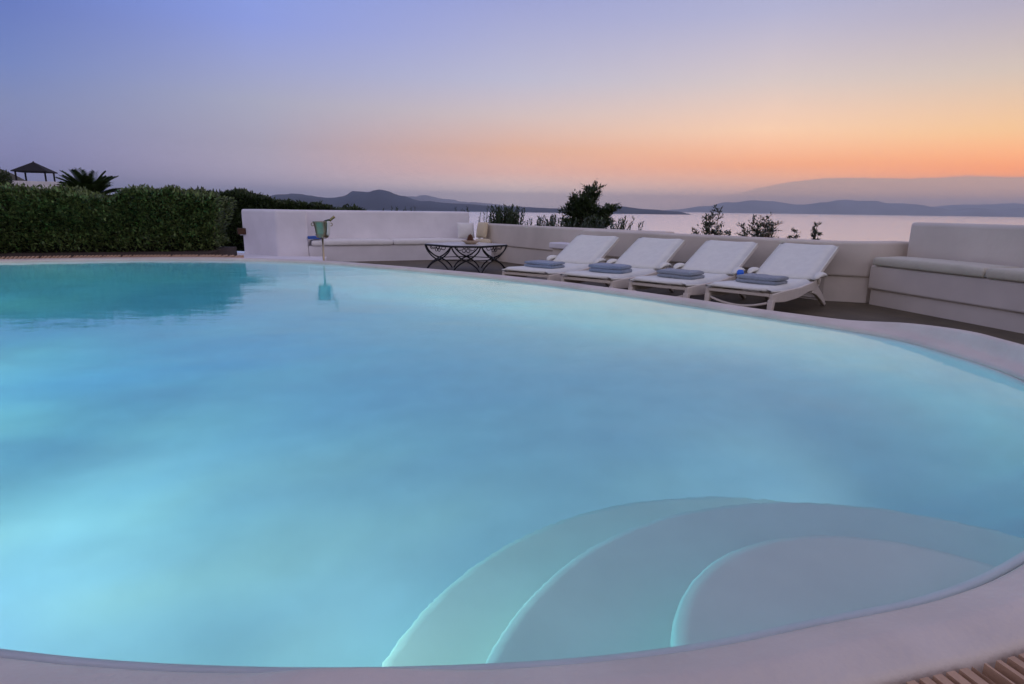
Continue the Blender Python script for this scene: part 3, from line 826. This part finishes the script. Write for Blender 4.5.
bush('shrub', (3.55, 8.75, -.8), 1.76, .56, 3000, 'round airy twiggy shrub above the parapet left of the nearest lounger backrest', 26, M['leaf_o'], .05, stems=18, group=SH, hmin=.88, k0=8)
bush('shrub', (3.9, 8.55, -.8), 1.61, .30, 700, 'very sparse little twigs just above the parapet behind the nearest lounger', 27, M['leaf_o'], .045, stems=7, group=SH, hmin=.9, k0=9)
bush('shrub', (4.1, 8.3, -.8), 1.70, .20, 700, 'small single curled sprig above the parapet, rightmost of the plants', 28, M['leaf_o'], .05, stems=5, group=SH, hmin=.88, k0=9)
blades('grass_tuft', (-1.1, 14.6, -.1), .9, 1.22, 14, 'thin dark grass tips showing just above the right end of the tall bench wall', 29, M['leaf_d'], cat='grass', wid=.012, lean=.1)
blades('grass_tuft', (-3.0, 15.6, -.1), 1.0, 1.20, 22, 'thin dark grass tips showing above the tall bench wall where the far hedge ends', 30, M['leaf_d'], cat='grass', wid=.012, lean=.1)

# sago palm
pr_ = empty('sago_palm', (-6.95, 10.1, .06), 0, 'dark sago palm with arching fronds standing up behind the clipped hedge', 'palm')
bm = bmesh.new(); tube(bm, [(0, 0, -.1), (0, 0, .5), (0, 0, 1.02)], [.16, .14, .12], 12); obj('trunk', bm, M['bark'], pr_)
r = random.Random(5)
for k in range(84):
    a = 2*PI*k/84*5+r.uniform(-.2, .2); el = r.uniform(.1, 1.35); L = r.uniform(.46, .62)
    bm = bmesh.new(); pts = []
    for i in range(13):
        t = i/12; e = el-1.0*t*t*(1.1-el*.5); 
        if i == 0: p = Vector((0, 0, 1.0))
        else: p = pts[-1]+Vector((math.cos(a)*math.cos(e), math.sin(a)*math.cos(e), math.sin(e)))*L/12
        pts.append(p)
    tube(bm, pts, [.008*(1-t/14) for t in range(13)], 5)
    for i in range(1, 13):
        for s in (-1, 1):
            for h_ in (0, .5):
                p = pts[i-1].lerp(pts[i], h_) if i else pts[i]; d = (pts[i]-pts[i-1]).normalized()
                sd = Vector((-math.sin(a), math.cos(a), 0))*s
                leaf(bm, p, sd+d*.6+Vector((0, 0, .25)), Vector((0, 0, 1)), .17*(1-abs(i/12-.45)*.9), .018, .1)
    obj('frond', bm, M['leaf_p'], pr_, smooth=False)

# ---------------------------------------------------------------- hillside with gazebo
SEA = -40.0
def hz(x, y):
    d = math.hypot(x, y)
    z = -1.5-.11*max(0, d-13)-.0002*max(0, d-60)**2*0
    q_ = min(1, max(0, (d-10.6)/2.2)); z -= 1.4*(1-q_*q_*(3-2*q_))
    # terrace support level at the back left
    ex = lambda q: math.exp(max(-50, min(50, q)))
    k = 1/(1+ex((x+3.2)*1.5)); k2 = 1/(1+ex(-(y-11.5)*2)); near_ = math.exp(-max(0, d-16)/9)
    z += 1.5*k*k2*near_
    # hill on the left
    z += 21*math.exp(-((x+86)/26)**2-((y-85)/40)**2)
    z += 6*math.exp(-((x+190)/90)**2-((y-60)/110)**2)
    z += .5*noise.noise(Vector((x*.05, y*.05, 0)))*min(1, max(0, d-16)/10)
    if y < 0: z += .10*(-y)*min(1, 1)
    return max(z, SEA-3)
bm = bmesh.new(); rings = []
rs = [0, 6, 10, 12, 13, 14, 15, 16, 18, 20, 23, 26, 30, 35, 40, 46, 52, 58, 64, 72, 80, 90, 105, 120, 140, 170, 200, 250, 300, 350, 400, 500, 700]
NA = 120
for r_ in rs[1:]:
    rings.append([bm.verts.new((r_*math.sin(2*PI*k/NA), r_*math.cos(2*PI*k/NA), hz(r_*math.sin(2*PI*k/NA), r_*math.cos(2*PI*k/NA)))) for k in range(NA)])
c = bm.verts.new((0, 0, -2.9))
for k in range(NA): bm.faces.new((c, rings[0][(k+1) % NA], rings[0][k]))
for a, b in zip(rings, rings[1:]):
    for k in range(NA): bm.faces.new((a[k], a[(k+1) % NA], b[(k+1) % NA], b[k]))
tag(obj('terrain', bm, M['earth']), kind='structure')

gz = empty('gazebo', (-69.5, 90, 3.1), R(20), 'dark gazebo with a pyramid roof on slim posts on the hill at the far left', 'gazebo')
bm = bmesh.new()
rb = [bm.verts.new(p) for p in ((-2.15, -2.15, 2.15), (2.15, -2.15, 2.15), (2.15, 2.15, 2.15), (-2.15, 2.15, 2.15))]; rb2 = [bm.verts.new((v.co.x, v.co.y, 2.02)) for v in rb]; tp_ = bm.verts.new((0, 0, 3.5))
for i in range(4): bm.faces.new((rb[i], rb[(i+1) % 4], tp_)); bm.faces.new((rb2[i], rb2[(i+1) % 4], rb[(i+1) % 4], rb[i]))
bm.faces.new(rb2[::-1])
obj('roof', bm, M['rooft'], gz, smooth=False)
bm = bmesh.new(); lathe(bm, [(0, 3.4), (.08, 3.45), (.08, 3.55), (0, 3.6)], 12); obj('finial', bm, M['rooft'], gz)
for x in (-1.75, 1.75):
    for y in (-1.75, 1.75):
        bm = bmesh.new(); box(bm, x-.09, x+.09, y-.09, y+.09, -1.2, 2.02); obj('post', bm, M['rooft'], gz, smooth=False)
bm = bmesh.new(); box(bm, -2.6, 4.2, -2.9, -2.6, -1.5, .72)
o = obj('garden_wall', bm, M['plaster'], smooth=False, bevel=.03); o.location = (-69.5, 90, 3.1); o.rotation_euler = (0, 0, R(20)); tag(o, 'small white wall on the hill in front of the gazebo', 'wall')
bush('hill_shrub', (-64.5, 75.0, -2.3), 6.7, 6.5, 16000, 'dark mounded shrub on the hill left of the gazebo, cut by the left edge', 31, M['leaf_d'], .5, stems=22, cat='shrub', hmin=.8, k0=5)

# ---------------------------------------------------------------- sea and islands
bm = bmesh.new(); K = 128; rg = []
for r_ in (150, 600, 2500, 8000, 20000, 40000):
    rg.append([bm.verts.new((r_*math.cos(2*PI*k/K), r_*math.sin(2*PI*k/K), SEA)) for k in range(K)])
c = bm.verts.new((0, 0, SEA))
for k in range(K): bm.faces.new((c, rg[0][k], rg[0][(k+1) % K]))
loft(bm, rg)
tag(obj('sea', bm, M['sea'], smooth=False), kind='structure')

F = 600.0
M['island_far'] = mat('far_island_hazed', (.27, .28, .31, 1), 1, var=.2, scale=.001)  # pale tone carries part of the distance haze in the colour
M['island'] = mat('near_island_hazed', (.036, .05, .08, 1), 1, var=.35, scale=.0015)  # blue tone puts distance haze into the rock colour
def island(name, dist, dep, prof_, seed):
    """prof_: (bearing px offset/600 as tan, height in m) ridge crest line; a real mass with front and back slopes"""
    bm = bmesh.new(); NX = 160; NY = 18; x0, x1 = prof_[0][0], prof_[-1][0]; g = []
    for i in range(NX+1):
        t = x0+(x1-x0)*i/NX
        for (a, ha), (b, hb) in zip(prof_, prof_[1:]):
            if a <= t <= b+1e-9:
                q = (t-a)/(b-a); q = q*q*(3-2*q); H = ha+(hb-ha)*q; break
        row = []
        for j in range(NY+1):
            v = j/NY; Y = dist+dep*(v-.5); sh = math.sin(PI*v)**.8
            z = H*sh
            z *= 1+.10*noise.noise(Vector((t*40, v*4, seed)))+.05*noise.noise(Vector((t*130, v*9, seed)))
            ang = math.atan(t); row.append(bm.verts.new((Y*t, Y, SEA-1.5+max(0, z))))
        g.append(row)
    for i in range(NX):
        for j in range(NY): bm.faces.new((g[i][j], g[i+1][j], g[i+1][j+1], g[i][j+1]))
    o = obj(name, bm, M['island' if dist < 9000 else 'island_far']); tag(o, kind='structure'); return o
def px(x, y, dist, base=None):
    t = (x-512)/F; hy = 208+.0146*(x-512)
    return (t, 41.5+(hy-y)/F*dist)
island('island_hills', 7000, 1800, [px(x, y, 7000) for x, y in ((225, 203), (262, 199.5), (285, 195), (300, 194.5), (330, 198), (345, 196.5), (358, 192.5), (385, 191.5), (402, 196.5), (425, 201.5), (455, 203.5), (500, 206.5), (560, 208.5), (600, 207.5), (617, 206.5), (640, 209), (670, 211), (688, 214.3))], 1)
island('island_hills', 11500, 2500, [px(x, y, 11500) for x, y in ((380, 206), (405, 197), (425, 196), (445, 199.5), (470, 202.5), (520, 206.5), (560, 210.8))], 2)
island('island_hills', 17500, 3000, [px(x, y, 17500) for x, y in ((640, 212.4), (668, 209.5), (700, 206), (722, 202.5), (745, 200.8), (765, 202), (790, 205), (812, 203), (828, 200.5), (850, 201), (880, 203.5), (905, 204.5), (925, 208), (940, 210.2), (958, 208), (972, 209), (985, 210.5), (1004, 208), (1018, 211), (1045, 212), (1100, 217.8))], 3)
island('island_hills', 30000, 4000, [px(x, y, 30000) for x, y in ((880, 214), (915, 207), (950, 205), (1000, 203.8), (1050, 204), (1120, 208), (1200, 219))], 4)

# haze
bm = bmesh.new(); box(bm, -42000, 42000, -42000, 42000, SEA-4.0-1, 900)
hm = bpy.data.materials.new('haze_air'); hm.use_nodes = True
n = hm.node_tree.nodes; n.remove(n['Principled BSDF']); v = n.new('ShaderNodeVolumePrincipled')
v.inputs['Color'].default_value = (.76, .88, 1, 1); v.inputs['Density'].default_value = 5.0e-5; v.inputs['Anisotropy'].default_value = .2
hm.node_tree.links.new(v.outputs[0], n['Material Output'].inputs['Volume'])
hzb = obj('haze', bm, hm, smooth=False); tag(hzb, kind='stuff')

# ---------------------------------------------------------------- pool lamps
def pool_lamp(loc, aim, power, color, label, size=.10, cone=165, pat=.4):
    d = (Vector(aim)-Vector(loc)).normalized(); q = d.to_track_quat('Z', 'Y').to_euler()
    root = empty('pool_light', loc, 0, label, 'pool light', 'underwater pool lights'); root.rotation_euler = q
    bm = bmesh.new(); lathe(bm, [(.10, -.03), (.135, -.03), (.14, -.005), (.135, .006), (.11, .006), (.10, -.004)], 32); obj('rim', bm, M['steel'], root)
    bm = bmesh.new(); lathe(bm, [(0, -.012), (.10, -.012)], 32)
    lm = bpy.data.materials.new('lamp_lens'); lm.use_nodes = True; p = lm.node_tree.nodes['Principled BSDF']
    p.inputs['Base Color'].default_value = (.8, .8, .8, 1); p.inputs['Emission Color'].default_value = color+(1,); p.inputs['Emission Strength'].default_value = 3
    obj('lens', bm, lm, root)
    ld = bpy.data.lights.new('pool_lamp', 'SPOT'); ld.shadow_soft_size = size; ld.energy = power*3; ld.color = color; ld.spot_size = R(cone); ld.spot_blend = .6
    # beam noise imitates caustic streaks and tinted patches of light on the floor
    ld.use_nodes = True; nn = ld.node_tree.nodes; ll = ld.node_tree.links; em = nn['Emission']
    tc_ = nn.new('ShaderNodeTexCoord'); nz_ = nn.new('ShaderNodeTexNoise'); nz_.inputs['Scale'].default_value = 7; nz_.inputs['Detail'].default_value = 8; nz_.inputs['Roughness'].default_value = .62; nz_.inputs['Distortion'].default_value = 1.0
    ll.new(tc_.outputs['Normal'], nz_.inputs['Vector'])
    mr = nn.new('ShaderNodeMapRange'); mr.inputs[1].default_value = .3; mr.inputs[2].default_value = .7; mr.inputs[3].default_value = 1-pat; mr.inputs[4].default_value = 1+pat
    ll.new(nz_.outputs['Fac'], mr.inputs[0]); ll.new(mr.outputs[0], em.inputs['Strength'])
    nc = nn.new('ShaderNodeTexNoise'); nc.inputs['Scale'].default_value = 3.2; nc.inputs['Detail'].default_value = 5; ll.new(tc_.outputs['Normal'], nc.inputs['Vector'])
    rc = nn.new('ShaderNodeValToRGB'); rc.color_ramp.elements[0].position = .38; rc.color_ramp.elements[1].position = .62
    rc.color_ramp.elements[0].color = (.62, .80, 1, 1); rc.color_ramp.elements[1].color = (1, 1, .72, 1)
    ll.new(nc.outputs['Fac'], rc.inputs['Fac']); ll.new(rc.outputs['Color'], em.inputs['Color'])
    lo = bpy.data.objects.new('lamp', ld); COL.objects.link(lo)
    lo.location = Vector(loc)+d*.12; lo.rotation_euler = (-d).to_track_quat('Z', 'Y').to_euler()
    return root
pool_lamp((-1.1, .89, -.05), (1.2, 4.2, .2), 7.5, (1, .97, .88), 'round warm underwater lamp in the near pool wall left of the steps', cone=112)
pool_lamp((-1.95, 1.09, -.25), (-.8, 3.2, -.6), 4, (.5, .66, 1), 'round bluish underwater lamp in the near pool wall at lower left')
pool_lamp((-2.9, 1.36, .0), (1.6, 4.2, .35), 40, (1, .98, .74), 'added underwater fill lamp in the near pool wall, out of view to the left', cone=108)  # added fill, brightens the middle of the pool from outside the view
pool_lamp((-7.5, 4.6, .0), (0, 4.4, -.1), 85, (.80, 1, .95), 'round underwater lamp in the left pool wall')
pool_lamp((-5.6, 2.18, -.1), (1.6, 4.2, .15), 135, (1, 1, .88), 'added underwater fill lamp in the near pool wall further left', cone=120)  # added fill, evens out the water and lifts its far right part
pool_lamp((1.98, 1.92, -.2), (-1.5, 4.0, .2), 7, (1, .95, .82), 'added underwater fill lamp in the right pool wall beyond the steps', cone=110)  # added fill for the step side, outside the view

# ---------------------------------------------------------------- world
w = bpy.data.worlds.new('World'); sc.world = w; w.use_nodes = True
n = w.node_tree.nodes; l = w.node_tree.links; bg = n['Background']
tc = n.new('ShaderNodeTexCoord'); sx = n.new('ShaderNodeSeparateXYZ'); l.new(tc.outputs['Generated'], sx.inputs[0])
def mth(op, a, b=None, clamp=False):
    m = n.new('ShaderNodeMath'); m.operation = op; m.use_clamp = clamp
    for i, v in enumerate((a, b)):
        if v is None: continue
        if isinstance(v, (int, float)): m.inputs[i].default_value = v
        else: l.new(v, m.inputs[i])
    return m.outputs[0]
el = mth('MULTIPLY', mth('ARCSINE', sx.outputs['Z']), 180/PI)
az = mth('MULTIPLY', mth('ARCTAN2', sx.outputs['X'], sx.outputs['Y']), 180/PI)
fac = mth('POWER', mth('DIVIDE', el, 90, True), .5)
def ramp(st):
    rp = n.new('ShaderNodeValToRGB'); cr = rp.color_ramp; cr.interpolation = 'B_SPLINE' if False else 'LINEAR'
    while len(cr.elements) > 1: cr.elements.remove(cr.elements[-1])
    for k, (e, c) in enumerate(st):
        pos = (max(0, e)/90)**.5
        x = cr.elements[0] if k == 0 else cr.elements.new(pos)
        x.position = pos; x.color = lin(*c)
    l.new(fac, rp.inputs[0]); return rp.outputs[0]
# sky radiance by bearing: (elevation, sRGB, gain for the air in front of it)
SKYT = {
 -38: [(0, (122, 122, 165), (1.25, 1.3, 1.4)), (3.5, (129, 130, 172), (1.08, 1.14, 1.3)), (6.8, (129, 138, 182), (.92, 1.0, 1.1)), (9.4, (116, 133, 190), (.84, .94, 1.08)), (13.1, (100, 121, 187), (.8, .88, 1.07)), (20, (95, 125, 208), 1), (40, (144, 148, 192), 1), (90, (152, 146, 178), 1)],
 -22: [(0, (140, 138, 168), (2.4, 2.25, 2.0)), (2, (150, 143, 168), (2.2, 2.05, 1.8)), (5, (166, 158, 178), 1.2), (8.4, (166, 167, 192), 1.09), (14.3, (141, 156, 221), (.96, .99, 1.07)), (20, (130, 154, 232), 1), (40, (148, 152, 198), 1), (90, (152, 146, 178), 1)],
 0: [(0, (166, 156, 174), (3.5, 3.1, 2.3)), (1.6, (178, 163, 173), (3.4, 3.05, 2.25)), (3.2, (204, 168, 162), (1.95, 1.68, 1.38)), (5.1, (218, 174, 157), (1.42, 1.25, 1.03)), (8.1, (212, 192, 191), (1.16, 1.12, 1.09)), (11, (190, 187, 209), 1.07), (17, (158, 164, 216), 1), (24, (140, 157, 224), 1), (40, (150, 152, 198), 1), (90, (152, 146, 178), 1)],
 22: [(0, (174, 152, 158), (3.2, 2.6, 1.72)), (1.6, (183, 155, 157), (3.15, 2.55, 1.68)), (3.9, (238, 171, 137), (1.66, 1.34, .87)), (6.7, (247, 204, 175), (1.3, 1.22, 1.07)), (10.5, (219, 201, 198), (1.08, 1.06, 1.04)), (15.6, (180, 179, 212), 1), (24, (150, 158, 208), 1), (40, (152, 154, 198), 1), (90, (152, 146, 178), 1)],
 38: [(0, (185, 150, 150), (2.3, 2.0, 1.6)), (3.3, (243, 163, 120), (1.8, 1.3, .56)), (5.9, (245, 197, 152), (1.3, 1.2, .95)), (9.9, (215, 196, 184), (1.05, 1.03, 1.01)), (14.1, (181, 174, 193), (.95, .94, .98)), (24, (155, 160, 200), 1), (40, (154, 155, 196), 1), (90, (152, 146, 178), 1)],
 99: [(0, (165, 142, 150), (2.9, 2.4, 1.55)), (1.4, (166, 144, 150), (2.75, 2.3, 1.5)), (2.4, (168, 146, 150), (1.95, 1.7, 1.3)), (3.4, (172, 150, 150), (1.5, 1.35, 1.15)), (90, (170, 148, 150), 1)],
 180: [(0, (210, 195, 208), 1.1), (6, (220, 205, 215), 1.1), (15, (215, 207, 225), 1.1), (40, (175, 168, 196), 1.05), (90, (152, 146, 178), 1)]}
def sramp(k):
    rp = n.new('ShaderNodeValToRGB'); cr = rp.color_ramp
    while len(cr.elements) > 1: cr.elements.remove(cr.elements[-1])
    for q, (e, c, gn) in enumerate(SKYT[k]):
        pos = (e/90)**.5
        x = cr.elements[0] if q == 0 else cr.elements.new(pos)
        x.position = pos; x.color = tuple(v*g for v, g in zip(lin(*c)[:3], gn if isinstance(gn, tuple) else (gn,)*3))+(1,)
    l.new(fac, rp.inputs[0]); return rp.outputs[0]
def ss(v, a, b):
    m = n.new('ShaderNodeMapRange'); m.interpolation_type = 'SMOOTHSTEP'; l.new(v, m.inputs[0]); m.inputs[1].default_value = a; m.inputs[2].default_value = b; return m.outputs[0]
def mix(f, a, b):
    m = n.new('ShaderNodeMix'); m.data_type = 'RGBA'; l.new(f, m.inputs[0]); l.new(a, m.inputs[6]); l.new(b, m.inputs[7]); return m.outputs[2]
def lrp(v, a, b):
    m = n.new('ShaderNodeMapRange'); l.new(v, m.inputs[0]); m.inputs[1].default_value = a; m.inputs[2].default_value = b; return m.outputs[0]
c2 = sramp(-38)
for a_, b_ in ((-38, -22), (-22, 0), (0, 22), (22, 38)):
    c2 = mix(lrp(az, a_, b_), c2, sramp(b_))
naz = mth('MULTIPLY', az, -1)
c3 = mix(mth('MAXIMUM', ss(az, 55, 100), ss(naz, 65, 140)), c2, sramp(180))
# distant cloud bank low on the right
mp = n.new('ShaderNodeCombineXYZ'); l.new(mth('MULTIPLY', az, .05), mp.inputs[0]); l.new(mth('MULTIPLY', el, .5), mp.inputs[1])
nz = n.new('ShaderNodeTexNoise'); nz.inputs['Scale'].default_value = 2.6; nz.inputs['Detail'].default_value = 6; l.new(mp.outputs[0], nz.inputs['Vector'])
edge = mth('ADD', mth('MULTIPLY', ss(az, 11, 27), 2.85), mth('MULTIPLY', mth('SUBTRACT', nz.outputs[0], .5), .9))
cm = mth('MULTIPLY', ss(mth('SUBTRACT', edge, el), 0, .2), ss(az, 12, 24))
cm = mth('MULTIPLY', cm, ss(az, 80, 60))
cloud = sramp(99)
c4 = mix(mth('MULTIPLY', cm, .92), c3, cloud)
SUN_AZ = 72
st = n.new('ShaderNodeTexSky'); st.sky_type = 'NISHITA'; st.sun_disc = False; st.sun_elevation = R(1.0); st.sun_rotation = R(SUN_AZ); st.altitude = 40
sm = n.new('ShaderNodeMix'); sm.data_type = 'RGBA'; sm.blend_type = 'ADD'; sm.inputs[0].default_value = .05; l.new(c4, sm.inputs[6]); l.new(st.outputs[0], sm.inputs[7])
l.new(sm.outputs[2], bg.inputs['Color']); bg.inputs['Strength'].default_value = 1.0

# afterglow sun lamp
sd = bpy.data.lights.new('sun', 'SUN'); sd.energy = .15; sd.angle = R(40); sd.color = (1, .6, .4)
so = bpy.data.objects.new('sun', sd); COL.objects.link(so)
dirv = Vector((math.sin(R(SUN_AZ))*math.cos(R(6)), math.cos(R(SUN_AZ))*math.cos(R(6)), math.sin(R(6))))
so.rotation_euler = dirv.to_track_quat('Z', 'Y').to_euler()

# ---------------------------------------------------------------- camera
cd = bpy.data.cameras.new('camera'); cam = bpy.data.objects.new('camera', cd); COL.objects.link(cam); sc.camera = cam
cd.sensor_width = 36; cd.lens = 600/1024*36; cd.clip_end = 100000; cd.clip_start = .05
cam.location = (0, 0, 1.08)
pitch = math.atan(134/600)
cam.rotation_euler = (Matrix.Rotation(R(90)-pitch, 3, 'X') @ Matrix.Rotation(math.atan(.0146), 3, 'Z')).to_euler()

sc.view_settings.view_transform = 'Standard'; sc.view_settings.look = 'None'; sc.view_settings.gamma = 1
sc.view_settings.use_curve_mapping = False; sc.view_settings.exposure = 0
sc.render.engine = 'CYCLES'
cy = sc.cycles
cy.max_bounces = 14; cy.transmission_bounces = 10; cy.diffuse_bounces = 4; cy.glossy_bounces = 4; cy.volume_bounces = 0
cy.sample_clamp_indirect = 4; cy.caustics_reflective = False; cy.caustics_refractive = True; cy.blur_glossy = .5
cy.use_denoising = True
